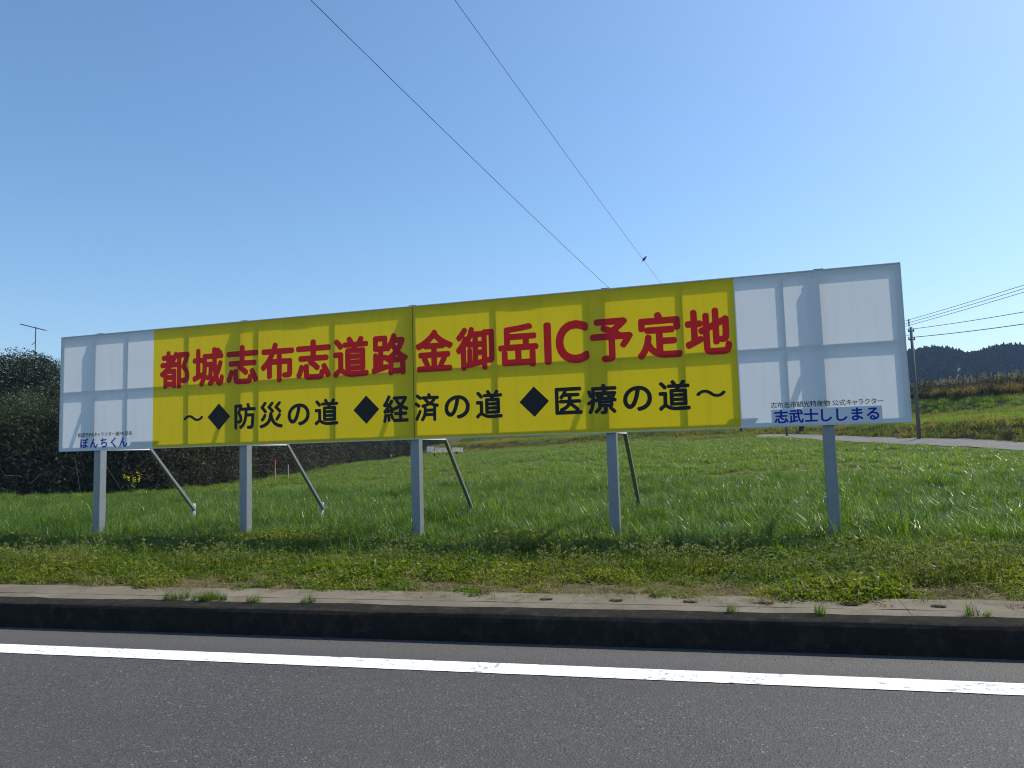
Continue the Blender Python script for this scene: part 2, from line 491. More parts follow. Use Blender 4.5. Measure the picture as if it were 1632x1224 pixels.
# concrete strip behind the kerb, slab by slab
strip_root = empty('concrete_strip', (0, 5.0, 0.18))
tag(strip_root, 'pale weathered concrete strip behind the kerb', None, None, 'structure')
def slab(x0, x1):
    m = MB(); n = 24
    prof = [(0.171, 0.10), (0.172, 0.183), (0.30, 0.190), (0.304, 0.184), (0.308, 0.191), (0.60, 0.197), (0.61, 0.10)]
    vs = []
    for i in range(n+1):
        x = x0 + 0.0015 + (x1-x0-0.003)*i/n
        for k, (o, z) in enumerate(prof):
            w = 0.004*mnoise.noise(Vector((x*4.0, k, 7)))
            vs.append((x, road_y(x)+o + (0.03*mnoise.noise(Vector((x*1.9, 3, 1))) if k > 4 else 0), z + (w if 0 < k < 6 else 0)))
    nc = len(prof)
    fs = [tuple(f) for f in grid_faces(n+1, nc)]
    fs += [tuple(range(nc))[::-1], tuple(n*nc+k for k in range(nc))]
    m.add(vs, fs)
    return m.build('slab', MAT['slab'], strip_root, False)
edges = [-14.0,-11.9,-9.9,-7.8,-5.75,-3.72,-1.12,0.9,2.95,5.0,7.0]
for a, b in zip(edges[:-1], edges[1:]): slab(a, b)

# side road climbing behind the field on the right
sa = np.linspace(0.02, 0.75, 60)
v = []
for a in sa:
    yr = np.interp(a, AZ, YR)
    for k, o in enumerate(np.linspace(-2.6, 2.45, 5)):
        y = yr + o; x = a*y
        v.append((x, y, float(zg(x, y)) + 0.05))
side = pydata('side_road', v, grid_faces(len(sa), 5).tolist(), MAT['side_asphalt'], None, True)
tag(side, 'narrow pale side road climbing beyond the field', None, None, 'structure')

# ------------------------------------------------------------------ billboard
BY = 9.75; BX0, BX1 = -10.70, 1.925; BZ0, BZ1 = 1.40, 3.275
POST_X = [-9.99, -7.22, -4.39, -1.60, 1.04]
bb = empty('billboard', (-4.1, BY+0.15, 0.1))
tag(bb, 'long yellow and white roadside billboard with red Japanese lettering on five steel posts', 'billboard')
SEAMS = [BX0, -8.845, -4.362, 0.03, BX1]
panels = []
for i in range(4):
    x0, x1 = SEAMS[i], SEAMS[i+1]
    nx = 24; nz = 8
    vs = []
    for j in range(nz+1):
        for k in range(nx+1):
            x = x0+(x1-x0)*k/nx; z = BZ0+(BZ1-BZ0)*j/nz
            vs.append((x, BY + 0.0025*mnoise.noise(Vector((x*0.9, z*1.1, 4))), z))
    p = pydata('panel', vs, grid_faces(nz+1, nx+1).tolist(), MAT['white_sheet' if i in (0, 3) else 'yellow_sheet'], bb, True)
    p['label'] = ['white end panel with a blue name', 'yellow panel with red and black lettering', 'yellow panel with red and black lettering', 'white end panel with a blue name on a pasted patch'][i]
    panels.append(p)
# seam between the two yellow sheets
MB().box(-4.366, -4.358, BY-0.004, BY-0.0028, BZ0, BZ1).build('seam_strip', MAT['dark_metal'], bb)
# edge trim
e = 0.012
for x0, x1, z0, z1 in ((BX0-e, BX1+e, BZ1, BZ1+e), (BX0-e, BX1+e, BZ0-e, BZ0), (BX0-e, BX0, BZ0, BZ1), (BX1, BX1+e, BZ0, BZ1)):
    MB().box(x0, x1, BY-0.010, BY+0.055, z0, z1).build('edge_trim', MAT['trim'], bb)
# rear frame (its shadow shows through the sheets)
for z, dp in ((BZ1-0.05, 0.066), (2.33, 0.078), (BZ0+0.012, 0.056)):
    MB().box(BX0+0.01, BX1-0.01, BY+0.006, BY+dp, z, z+0.04).build('frame_rail', MAT['galv'], bb)
for x in (-10.66, -9.36, -8.19, -6.92, -5.62, -4.40, -4.33, -3.13, -1.83, -0.62, 0.03, 0.60, 1.885):
    MB().box(x-0.02, x+0.02, BY+0.007, BY+0.054, BZ0+0.054, 2.328).build('frame_upright', MAT['galv'], bb)
    MB().box(x-0.02, x+0.02, BY+0.007, BY+0.054, 2.372, BZ1-0.052).build('frame_upright', MAT['galv'], bb)
for x0, x1, z0, z1 in ((-6.45,-5.95,BZ1-0.10,BZ1-0.051), (-2.95,-2.45,BZ1-0.10,BZ1-0.051), (-9.25,-8.70,BZ0+0.055,BZ0+0.12), (-0.10,0.25,BZ0+0.055,BZ0+0.12)):
    m = MB(); d0, d1 = BY+0.008, BY+0.05
    v = [(x0,d0,z1),(x1,d0,z1),(x1-0.05,d0,z0),(x0+0.05,d0,z0)]
    v += [(p[0], d1, p[2]) for p in v]
    m.add(v, [(0,1,2,3),(4,7,6,5),(0,4,5,1),(1,5,6,2),(2,6,7,3),(3,7,4,0)])
    m.build('splice_plate', MAT['galv'], bb)
for i, x in enumerate(POST_X):
    # channel post: a web and two flanges, so the near face and side read separately
    MB().box(x-0.066, x+0.066, BY+0.058, BY+0.19, -0.3, BZ1-0.02, 0.012).build('post', MAT['galv'], bb)
    MB().box(x-0.055, x+0.055, BY+0.06, BY+0.14, BZ1+0.0125, BZ1+0.036).build('post_cap', MAT['dark_metal'], bb)
    # diagonal strut to a ground anchor behind, tied to the post by an arm
    top = Vector((x, BY+0.22, 2.40)); foot = Vector((x if i < 4 else x+0.22, 12.12 if i < 3 else 12.35, 0.24))
    MB().bar(top, foot, 0.045, 0.055, (1,0,0)).build('strut', MAT['galv'], bb)
    t = (top.z-1.40)/(top.z-foot.z); q = top.lerp(foot, t)
    MB().box(q.x-0.03, q.x+0.03, BY+0.192, q.y-0.045, 1.389, 1.44).build('tie_arm', MAT['trim'], bb)
    m = MB().box(foot.x-0.066, foot.x-0.026, foot.y-0.05, foot.y+0.06, -0.3, 0.36, 0.006)
    m.build('anchor_stub', MAT['anchor'], bb)
    for z in (1.46, 2.35, 3.15):
        MB().box(x-0.086, x-0.0665, BY+0.058, BY+0.12, z, z+0.07).build('clamp', MAT['galv'], bb)

# ------------------------------------------------------------------ lettering
fc = bpy.data.curves.new('glyph_source', 'FONT')
fo = bpy.data.objects.new('glyph_source', fc)
COL.objects.link(fo)
fc.dimensions = '2D'; fc.fill_mode = 'NONE'; fc.resolution_u = 6

def outline(ch):
    fc.body = ch
    dg = bpy.context.evaluated_depsgraph_get(); dg.update()
    ev = fo.evaluated_get(dg); me = ev.to_mesh()
    co = np.array([p.co[:2] for p in me.vertices]); ed = np.array([e.vertices[:] for e in me.edges])
    ev.to_mesh_clear()
    return co, ed

def order_loops(co, ed):
    nxt = {}
    for a, b in ed:
        nxt.setdefault(a, []).append(b); nxt.setdefault(b, []).append(a)
    seen = set(); loops = []
    for s in nxt:
        if s in seen: continue
        loop = [s]; seen.add(s); cur = s; prev = None
        while True:
            c = [n for n in nxt[cur] if n != prev and n not in seen]
            if not c: break
            prev, cur = cur, c[0]; seen.add(cur); loop.append(cur)
        loops.append(co[loop])
    return loops

def sdf(loops, gx, gy):
    """signed distance, negative inside (even-odd)"""
    d2 = np.full(gx.shape, 1e9); inside = np.zeros(gx.shape, bool)
    for L in loops:
        A = L; B = np.roll(L, -1, 0)
        for (ax, ay), (bx, by) in zip(A, B):
            ex, ey = bx-ax, by-ay; l2 = ex*ex+ey*ey
            if l2 < 1e-14: continue
            px, py = gx-ax, gy-ay
            t = np.clip((px*ex+py*ey)/l2, 0, 1)
            d2 = np.minimum(d2, (px-t*ex)**2+(py-t*ey)**2)
            c = (ay > gy) != (by > gy)
            if c.any():
                xi = ax + (gy-ay)*ex/(ey if ey != 0 else 1e-12)
                inside ^= c & (gx < xi)
    d = np.sqrt(d2)
    return np.where(inside, -d, d)

def contour(phi, xs, ys):
    """marching squares; closed loops where phi < 0"""
    seg = {}
    ny, nx = phi.shape
    neg = phi < 0
    def ip(i, j, i2, j2):
        a, b = phi[i, j], phi[i2, j2]; t = a/(a-b)
        return (xs[j]+(xs[j2]-xs[j])*t, ys[i]+(ys[i2]-ys[i])*t)
    pts = {}
    for i in range(ny-1):
        row = neg[i].astype(int)+neg[i+1]
        for j in range(nx-1):
            s = row[j]+row[j+1]
            if s == 0 or s == 4: continue
            c = [neg[i, j], neg[i, j+1], neg[i+1, j+1], neg[i+1, j]]
            ids = [('h', i, j), ('v', i, j+1), ('h', i+1, j), ('v', i, j)]
            ends = [(i, j, i, j+1), (i, j+1, i+1, j+1), (i+1, j, i+1, j+1), (i, j, i+1, j)]
            code = sum(1 << k for k in range(4) if c[k])
            table = {1:[(3,0)],2:[(0,1)],3:[(3,1)],4:[(1,2)],5:[(3,0),(1,2)],6:[(0,2)],7:[(3,2)],8:[(2,3)],9:[(2,0)],10:[(0,1),(2,3)],11:[(2,1)],12:[(1,3)],13:[(1,0)],14:[(0,3)]}
            for a, b in table[code]:
                for q in (a, b):
                    if ids[q] not in pts: pts[ids[q]] = ip(*ends[q])
                seg[ids[a]] = ids[b]
    loops = []; used = set()
    for s in list(seg):
        if s in used: continue
        L = []; cur = s
        while cur in seg and cur not in used:
            used.add(cur); L.append(pts[cur]); cur = seg[cur]
        if len(L) > 5: loops.append(np.array(L))
    return loops

def simplify(L, tol):
    keep = np.zeros(len(L), bool)
    k2 = int(np.argmax(((L-L[0])**2).sum(1)))
    keep[0] = keep[k2] = True
    P = np.vstack([L, L[:1]])
    st = [(0, k2), (k2, len(L))]
    while st:
        a, b = st.pop()
        if b-a < 2: continue
        d = P[b]-P[a]; n = np.hypot(*d)+1e-12
        q = P[a+1:b]-P[a]
        h = np.abs(q[:, 0]*d[1]-q[:, 1]*d[0])/n
        m = int(np.argmax(h))
        if h[m] > tol:
            keep[a+1+m] = True; st += [(a, a+1+m), (a+1+m, b)]
    return L[keep]

_gl = {}
def rounded(ch, bold, erode=0.018, res=110):
    """rounded-gothic outline of a character in em units"""
    key = (ch, bold, res)
    if key in _gl: return _gl[key]
    co, ed = outline(ch)
    loops = order_loops(co, ed)
    lo = co.min(0)-0.08; hi = co.max(0)+0.08
    h = 1.0/res
    xs = np.arange(lo[0], hi[0]+h, h); ys = np.arange(lo[1], hi[1]+h, h)
    gx, gy = np.meshgrid(xs, ys)
    d = sdf(loops, gx, gy)
    core = [simplify(L, 0.0025) for L in contour(d + erode, xs, ys)]
    core = [L for L in core if len(L) > 2]
    d2 = sdf(core, gx, gy)
    out = [simplify(L, 0.0012) for L in contour(d2 - (erode+bold), xs, ys)]
    _gl[key] = [L for L in out if len(L) > 2]
    return _gl[key]

def fill_loops(name, loops, mat, parent, y, thick=0.0):
    """2D loops (world x, world z) filled and given a thickness, standing in the sign plane"""
    cu = bpy.data.curves.new('tmp_outline', 'CURVE')
    cu.dimensions = '2D'; cu.fill_mode = 'BOTH'; cu.extrude = thick/2
    for L in loops:
        sp = cu.splines.new('POLY'); sp.points.add(len(L)-1)
        sp.points.foreach_set('co', np.column_stack([L, np.zeros(len(L)), np.ones(len(L))]).ravel())
        sp.use_cyclic_u = True
    o = bpy.data.objects.new('tmp_outline', cu); COL.objects.link(o)
    dg = bpy.context.evaluated_depsgraph_get(); dg.update()
    me = bpy.data.meshes.new_from_object(o.evaluated_get(dg))
    bpy.data.objects.remove(o); bpy.data.curves.remove(cu)
    org = origin_of(parent)
    for p in me.vertices:
        x, z, t = p.co
        p.co = (x-org.x, y+t-org.y, z-org.z)
    me.materials.clear(); me.name = name
    return mesh_obj(name, me, mat, parent)

EMC = np.array([0.5, 0.38])
def place_glyph(ch, x0, x1, zc, em, bold, mat, parent, fit_h=None, res=110, y=BY-0.0045):
    L = rounded(ch, bold, res=res)
    allp = np.vstack(L); lo, hi = allp.min(0), allp.max(0)
    sx = (x1-x0)/(hi[0]-lo[0])
    out = []
    for l in L:
        X = x0 + (l[:, 0]-lo[0])*sx
        if fit_h: Z = zc + (l[:, 1]-(lo[1]+hi[1])/2)*fit_h/(hi[1]-lo[1])
        else: Z = zc + (l[:, 1]-EMC[1])*em
        out.append(np.column_stack([X, Z]))
    o = fill_loops('letter', out, mat, parent, y)
    return o

RED = [('都',-8.713,-8.151),('城',-8.099,-7.522),('志',-7.477,-6.906),('布',-6.862,-6.287),('志',-6.255,-5.671),('道',-5.635,-5.059),('路',-5.014,-4.443),
       ('金',-4.32,-3.757),('御',-3.709,-3.149),('岳',-3.094,-2.522),('I',-2.447,-2.343),('C',-2.285,-1.835),('予',-1.817,-1.254),('定',-1.198,-0.631),('地',-0.59,-0.023)]
for ch, a, b in RED:
    par = panels[1] if b < -4.36 else panels[2]
    if ch in 'IC': place_glyph(ch, a, b, 2.612, 0.64, 0.030, MAT['red_film'], par, 0.575)
    else: place_glyph(ch, a, b, 2.615, 0.615, 0.036, MAT['red_film'], par)
BLK = [('～',-8.257,-7.896),('◆',-7.81,-7.408),('防',-7.33,-6.954),('災',-6.884,-6.483),('の',-6.402,-6.028),('道',-5.945,-5.556),('◆',-5.306,-4.906),('経',-4.841,-4.447),
       ('済',-4.35,-3.981),('の',-3.9,-3.526),('道',-3.438,-3.055),('◆',-2.807,-2.409),('医',-2.321,-1.951),('療',-1.89,-1.494),('の',-1.416,-1.043),('道',-0.96,-0.565),('～',-0.491,-0.131)]
for ch, a, b in BLK:
    par = panels[1] if b < -4.36 else panels[2]
    if ch == '◆':
        c = (a+b)/2; h = 0.205
        fill_loops('diamond_mark', [np.array([(c-h,1.84),(c,1.84-h),(c+h,1.84),(c,1.84+h)])], MAT['black_film'], par, BY-0.0045)
    elif ch == '～': place_glyph(ch, a, b, 1.838, 0.43, 0.018, MAT['black_film'], par, 0.098)
    else: place_glyph(ch, a, b, 1.832, 0.41, 0.026, MAT['black_film'], par)
def line_of(chars, x0, x1, zc, em, bold, mat, parent, y, res=80, frac=0.92, widths=None):
    w = widths or [1.0]*len(chars); tot = sum(w); pos = x0
    for ch, k in zip(chars, w):
        wd = (x1-x0)*k/tot
        if ch != ' ':
            g = rounded(ch, bold, res=res, erode=0.012)
            p = np.vstack(g); gw = (p[:, 0].max()-p[:, 0].min())*em
            gw = min(gw, wd*0.97)
            place_glyph(ch, pos+wd/2-gw/2, pos+wd/2+gw/2, zc, em, bold, mat, parent, res=res, y=y)
        pos += wd
line_of('ぼんちくん', -10.29, -9.31, 1.513, 0.175, 0.022, MAT['blue_film'], panels[0], BY-0.0045)
patch = MB().box(0.392, 1.628, BY-0.0065, BY-0.0035, 1.408, 1.600).build('name_patch', MAT['patch'], panels[3])
line_of('志武士ししまる', 0.42, 1.61, 1.512, 0.172, 0.024, MAT['blue_film'], panels[3], BY-0.0085)
hw = [1]*4+[0.62]*0
line_of('都城市PRキャラクター兼PR部長', -10.335, -9.233, 1.647, 0.078, 0.003, MAT['black_film'], panels[0], BY-0.0045, 110,
        widths=[1,1,1,.62,.66,.95,.75,.95,.95,.95,.95,1,.62,.66,1,1])
line_of('志布志市観光特産物 公式キャラクター', 0.388, 1.652, 1.654, 0.078, 0.003, MAT['black_film'], panels[3], BY-0.0045, 110,
        widths=[1]*9+[.3]+[1,1,.95,.75,.95,.95,.95,.95])
bpy.data.objects.remove(fo)

# ------------------------------------------------------------------ plants: source clumps and scatter
SRC_COUNT = [0]
def blades(n, R, h0, h1, w0, w1, lean=0.5, seg=3, cx=0.0, cy=0.0, r=rng, sharp=1.4, droop=0.35):
    """n curved, tapering grass blades standing in a disc"""
    az = r.uniform(0, 2*np.pi, n); rr = R*np.sqrt(r.uniform(0, 1, n))
    bx = cx+rr*np.cos(az); by = cy+rr*np.sin(az)
    ph = r.uniform(0, 2*np.pi, n); h = r.uniform(h0, h1, n); w = r.uniform(w0, w1, n)
    ln = lean*r.uniform(0.2, 1.3, n)
    tw = ph + np.pi/2 + r.uniform(-0.6, 0.6, n)
    V = []; 
    for k in range(seg+1):
        t = k/seg
        x = bx + np.cos(ph)*ln*h*t**2; y = by + np.sin(ph)*ln*h*t**2
        z = h*(t - droop*ln*t**3)
        ww = w*(1-t**sharp)*0.5
        if k < seg:
            V.append(np.stack([x-np.cos(tw)*ww, y-np.sin(tw)*ww, z], -1))
            V.append(np.stack([x+np.cos(tw)*ww, y+np.sin(tw)*ww, z], -1))
        else:
            V.append(np.stack([x, y, z], -1))
    V = np.stack(V, 1)            # n, 2*seg+1, 3
    m = 2*seg+1
    F = []
    for i in range(n):
        b = i*m
        for k in range(seg-1):
            F.append((b+2*k, b+2*k+1, b+2*k+3, b+2*k+2))
        F.append((b+2*seg-2, b+2*seg-1, b+2*seg))
    return V.reshape(-1, 3), F

def leaves(centres, size0, size1, r=rng, flat=0.5, aspect=2.2):
    """one folded leaf (4 verts, 2 tris + fold) per centre"""
    n = len(centres)
    d = r.normal(size=(n, 3)); d[:, 2] *= flat; d /= np.linalg.norm(d, axis=1)[:, None]
    q = r.normal(size=(n, 3)); s = np.cross(d, q); s /= np.linalg.norm(s, axis=1)[:, None]
    nn = np.cross(d, s)
    L = r.uniform(size0, size1, n)[:, None]; W = L/aspect
    c = np.asarray(centres)
    v = np.stack([c-d*L/2, c+s*W/2+nn*W*0.15, c+d*L/2, c-s*W/2+nn*W*0.15], 1).reshape(-1, 3)
    i = np.arange(n)*4
    f = np.concatenate([np.stack([i, i+1, i+2], 1), np.stack([i, i+2, i+3], 1)])
    return v, f

def src(parts):
    """parts: list of (verts, faces, material) -> one unlinked source object"""
    V = []; F = []; MI = []; mats = []
    b = 0
    for v, f, mt in parts:
        if mt not in mats: mats.append(mt)
        V.append(np.asarray(v)); F += [tuple(int(i)+b for i in q) for q in f]; MI += [mats.index(mt)]*len(f)
        b += len(v)
    me = bpy.data.meshes.new('clump')
    me.from_pydata(np.concatenate(V).tolist(), [], F)
    for mt in mats: me.materials.append(mt)
    me.polygons.foreach_set('material_index', MI)
    me.update()
    SRC_COUNT[0] += 1
    return bpy.data.objects.new('clump', me)

def collection_of(objs):
    c = bpy.data.collections.new('clumps')
    for o in objs: c.objects.link(o)
    return c

def scatter(name, pts, scl, coll, nvar, label, tilt=0.12, cat=None, zs=None):
    pts = np.asarray(pts, float); n = len(pts)
    me = bpy.data.meshes.new(name)
    me.vertices.add(n); me.vertices.foreach_set('co', pts.ravel())
    def attr(nm, tp, data, key):
        a = me.attributes.new(nm, tp, 'POINT'); a.data.foreach_set(key, data)
    attr('spin', 'FLOAT_VECTOR', np.stack([rng.normal(0, tilt, n), rng.normal(0, tilt, n), rng.uniform(0, 6.283, n)], -1).astype(np.float32).ravel(), 'vector')
    scl = np.asarray(scl, float)*np.ones(n)
    zz = scl if zs is None else zs
    attr('grow', 'FLOAT_VECTOR', np.stack([scl, scl, zz], -1).astype(np.float32).ravel(), 'vector')
    attr('pick', 'INT', rng.integers(0, nvar, n).astype(np.int32), 'value')
    o = bpy.data.objects.new(name, me); COL.objects.link(o)
    ng = bpy.data.node_groups.new(name, 'GeometryNodeTree')
    ng.interface.new_socket('Geometry', in_out='INPUT', socket_type='NodeSocketGeometry')
    ng.interface.new_socket('Geometry', in_out='OUTPUT', socket_type='NodeSocketGeometry')
    gi = ng.nodes.new('NodeGroupInput'); go = ng.nodes.new('NodeGroupOutput')
    ci = ng.nodes.new('GeometryNodeCollectionInfo'); ci.inputs['Collection'].default_value = coll
    ci.inputs['Separate Children'].default_value = True; ci.inputs['Reset Children'].default_value = True
    ip = ng.nodes.new('GeometryNodeInstanceOnPoints'); ip.inputs['Pick Instance'].default_value = True
    def named(nm, tp):
        a = ng.nodes.new('GeometryNodeInputNamedAttribute'); a.data_type = tp; a.inputs['Name'].default_value = nm
        return a.outputs['Attribute']
    er = ng.nodes.new('FunctionNodeEulerToRotation')
    ng.links.new(named('spin', 'FLOAT_VECTOR'), er.inputs[0])
    ng.links.new(gi.outputs[0], ip.inputs['Points']); ng.links.new(ci.outputs[0], ip.inputs['Instance'])
    ng.links.new(named('pick', 'INT'), ip.inputs['Instance Index'])
    ng.links.new(er.outputs[0], ip.inputs['Rotation']); ng.links.new(named('grow', 'FLOAT_VECTOR'), ip.inputs['Scale'])
    ng.links.new(ip.outputs[0], go.inputs[0])
    md = o.modifiers.new('scatter', 'NODES'); md.node_group = ng
    tag(o, label, cat, None, 'stuff')
    return o

def sample_zone(n, y0, y1, a0=-1.45, a1=0.55):
    """random points, even in area, in the wedge a0..a1, depth y0..y1"""
    y = np.sqrt(rng.uniform(0, 1, n)*(y1*y1-y0*y0)+y0*y0)
    a = rng.uniform(a0, a1, n)
    return a*y, y

def fbm(x, y, s, seed=0.0):
    return np.array([mnoise.noise(Vector((float(p)*s+seed, float(q)*s, seed))) for p, q in zip(x, y)])

# hedge front line and its inside test
HX = np.array([-70,-45,-30,-26,-22.3,-22.0,-23.5,-28,-31.4,-32.5,-33,-33])
HY = np.array([ 14, 17, 19.5,21.5,25.2,28,33.6,47,57,67,74,90.])
def in_hedge(x, y):
    left = x < np.interp(y, HY, HX)
    return left & (y > 14)
def road_band(x, y):
    a = x/np.maximum(y, 9); yr = np.interp(a, AZ, YR)
    return y-yr

# --- rye-grass of the field
rye = []
for k in range(6):
    v, f = blades(64, 0.16, 0.12, 0.46, 0.009, 0.017, (0.7, 1.0, 1.3)[k % 3], 4)
    v2, f2 = blades((2, 8, 4)[k % 3], 0.16, 0.28, 0.50, 0.007, 0.013, 0.9, 4)
    rye.append(src([(v, f, MAT['rye']), (v2, f2, MAT['pale'])]))
rye_c = collection_of(rye)
x, y = sample_zone(13000, 7.6, 21)
m = ~in_hedge(x, y)
front = (y-0.02*x) + 0.55*fbm(x, y, 0.6, 3.3)
m &= front > 8.0
x, y = x[m], y[m]
s = 0.80 + 0.34*fbm(x, y, 0.55, 1.7) + rng.normal(0, 0.10, len(x))
# a few taller, darker tussocks
s *= 1 + 0.35*np.clip(fbm(x, y, 1.1, 9.1)-0.25, 0, 1)*2
s = np.clip(s + 0.55*fbm(x, y, 1.9, 41.0), 0.35, 1.6)*np.where(y < 9.6, 0.80, np.where(y < 13.5, 1.02, 0.86))
scatter('rye_grass', np.stack([x, y, zg(x, y)-0.01], -1), s, rye_c, 6, 'long glossy green grass around the billboard posts', 0.10, 'grass')

fld = []
for k in range(5):
    v, f = blades(60, 0.28, 0.14, 0.42, 0.016, 0.030, 0.95, 3)
    v2, f2 = blades((2, 8, 4, 6, 3)[k], 0.28, 0.30, 0.46, 0.014, 0.024, 0.9, 3)
    fld.append(src([(v, f, MAT['field']), (v2, f2, MAT['pale'])]))
fld_c = collection_of(fld)
X = []; Y = []; S = []
for y0, y1, dens, sc in ((19.5, 34, 7, 0.85), (34, 76, 4.0, 0.95)):
    area = 0.5*(y1*y1-y0*y0)*2.0
    x, y = sample_zone(int(area*dens), y0, y1)
    d = road_band(x, y)
    m = ~in_hedge(x, y) & (d < np.where(x/y > 0.02, -2.9, -0.5))
    x, y = x[m], y[m]
    X.append(x); Y.append(y); S.append(np.clip(sc*(0.82+0.35*fbm(x, y, 0.22, 5.5)+0.5*fbm(x, y, 1.1, 15.5))+rng.normal(0, 0.08, len(x)), 0.4, 1.4))
x, y, s = np.concatenate(X), np.concatenate(Y), np.concatenate(S)
near_road = (x/y > 0.02) & (road_band(x, y) > -6)
zs = np.where(near_road, s*0.55, s*0.8)
scatter('field_grass', np.stack([x, y, zg(x, y)-0.01], -1), s, fld_c, 5, 'even green grass crop filling the field behind the billboard', 0.10, 'grass', zs)

# --- verge weeds between the concrete strip and the posts
wd = []
for k in range(6):
    v, f = blades(26, 0.13, 0.05, 0.16, 0.006, 0.012, 0.9, 3)
    aa = rng.uniform(0, 6.28, 110); rr = 0.13*np.sqrt(rng.uniform(0, 1, 110))
    c = np.stack([rr*np.cos(aa), rr*np.sin(aa), 0.01+0.10*(1-(rr/0.14)**2)*rng.uniform(0.4, 1, 110)], -1)
    v2, f2 = leaves(c, 0.018, 0.042, flat=0.35, aspect=1.7)
    wd.append(src([(v, f, MAT['weed']), (v2, f2, MAT['weed'])]))
wd_c = collection_of(wd)
x = rng.uniform(-13, 5, 9500); y = rng.uniform(5.0, 9.9, 9500)
o = y-road_y(x)
edge = np.maximum(0.50 + 0.20*fbm(x, y, 0.9, 2.2) + 0.20*fbm(x, y, 2.6, 4.2), 0.47)
bare = fbm(x, y, 1.3, 6.6)
m = (o > edge) & ((bare < 0.02 + 0.42*(o-0.5)) | (rng.uniform(0, 1, len(x)) < 0.10)) & (fbm(x, y, 2.7, 33.0) < 0.28)
x, y, o = x[m], y[m], o[m]
s = np.clip(0.55 + 0.38*np.clip(o-0.5, 0, 2.2) + 0.6*fbm(x, y, 0.8, 8.8) + 0.8*fbm(x, y, 2.1, 18.8) + rng.normal(0, 0.12, len(x)), 0.22, 2.3)
scatter('verge_weeds', np.stack([x, y, zg(x, y)-0.008], -1), s, wd_c, 6, 'low yellow green weeds on the verge before the posts', 0.15, 'weeds')

dr = []
for k in range(4):
    v, f = blades(40, 0.13, 0.03, 0.11, 0.003, 0.006, 2.4, 3, droop=0.5)
    dr.append(src([(v, f, MAT['dry'])]))
dr_c = collection_of(dr)
x = rng.uniform(-13, 5, 4200); y = rng.uniform(5.0, 7.2, 4200)
o = y-road_y(x)
m = (o > 0.46+0.15*fbm(x, y, 0.9, 2.2)) & (rng.uniform(0, 1, len(x)) < 0.55*np.exp(-(o-0.5)/0.6))
x, y = x[m], y[m]
scatter('dry_grass', np.stack([x, y, zg(x, y)-0.004], -1), rng.uniform(0.6, 1.2, len(x)), dr_c, 4, 'dead straw-coloured grass at the back of the concrete strip', 0.2, 'grass')

# --- seeding weeds: thin stems with small pods and pale heads
def seed_plant(r):
    sv = MB(); pods = []; tips = []
    for k in range(6):
        a = r.uniform(0, 6.28); rr = r.uniform(0, 0.07); h = r.uniform(0.16, 0.30); ln = r.uniform(0.02, 0.09)
        p = [Vector((rr*math.cos(a)+ln*math.cos(a)*t*t, rr*math.sin(a)+ln*math.sin(a)*t*t, h*t)) for t in (0, 0.35, 0.7, 1.0)]
        sv.tube(p, [0.0022, 0.002, 0.0016, 0.001], 3, False)
        for j in range(14):
            t = r.uniform(0.4, 1.0); b = r.uniform(0, 6.28)
            q = p[0].lerp(p[3], t) + Vector((math.cos(b), math.sin(b), 0.3))*r.uniform(0.008, 0.025)
            pods.append(q[:])
        for j in range(6):
            tips.append((p[3]+Vector((r.normal(0, 0.006), r.normal(0, 0.006), r.normal(0, 0.005))))[:])
    v1, f1 = leaves(np.array(pods), 0.008, 0.016, r, 0.6, 1.5)
    v2, f2 = leaves(np.array(tips), 0.010, 0.016, r, 0.5, 1.2)
    return src([(np.array(sv.v), sv.f, MAT['weed']), (v1, f1, MAT['weed']), (v2, f2, MAT['seed'])])
sp = [seed_plant(rng) for k in range(5)]
sp_c = collection_of(sp)
x = rng.uniform(-13, 5, 9000); y = rng.uniform(5.6, 9.0, 9000)
o = y-road_y(x)
dn = 0.30*np.clip((o-0.8)/1.4, 0, 1) + 1.0*fbm(x, y, 0.7, 12.3) + 0.12*np.clip((x+2)/2, 0, 1)
m = (o > 1.0) & (rng.uniform(0, 1, len(x)) < 0.42*dn)
x, y = x[m], y[m]
scatter('seeding_weeds', np.stack([x, y, zg(x, y)-0.005], -1), np.clip(0.95+0.5*fbm(x, y, 0.9, 51.0)+rng.normal(0, 0.15, len(x)), 0.5, 1.5), sp_c, 5, 'thin weeds with pale seed heads on the verge', 0.12, 'weeds')

lw = []
for k in range(4):
    n = 80; aa = rng.uniform(0, 6.28, n); rr = rng.uniform(0.02, 0.16, n)
    c = np.stack([rr*np.cos(aa), rr*np.sin(aa), 0.03+rng.uniform(0.0, 0.16, n)*(1-rr/0.2)], -1)
    v, f = leaves(c, 0.03, 0.065, flat=0.5, aspect=2.0)
    lw.append(src([(v, f, MAT['leafy'])]))
lw_c = collection_of(lw)
P = []
for cx, cy, n, sp_ in ((0.25,6.05,6,0.12),(-0.15,6.05,5,0.12),(-3.4,6.3,5,0.2),(-6.8,6.2,4,0.2),(1.2,6.6,6,0.25),(-1.4,7.2,7,0.3),(-5.0,6.8,5,0.3),(2.2,7.0,6,0.3),(-8.5,7.0,5,0.4),(-2.4,6.1,3,0.1)):
    for k in range(n): P.append((rng.normal(cx, sp_*1.3), rng.normal(cy, sp_*0.6), 0))
P = np.array(P); P[:, 2] = zg(P[:, 0], P[:, 1])-0.005
scatter('leafy_weeds', P, rng.uniform(0.4, 0.9, len(P)), lw_c, 4, 'broad-leaved dark green weeds among the verge grass', 0.2, 'weeds')

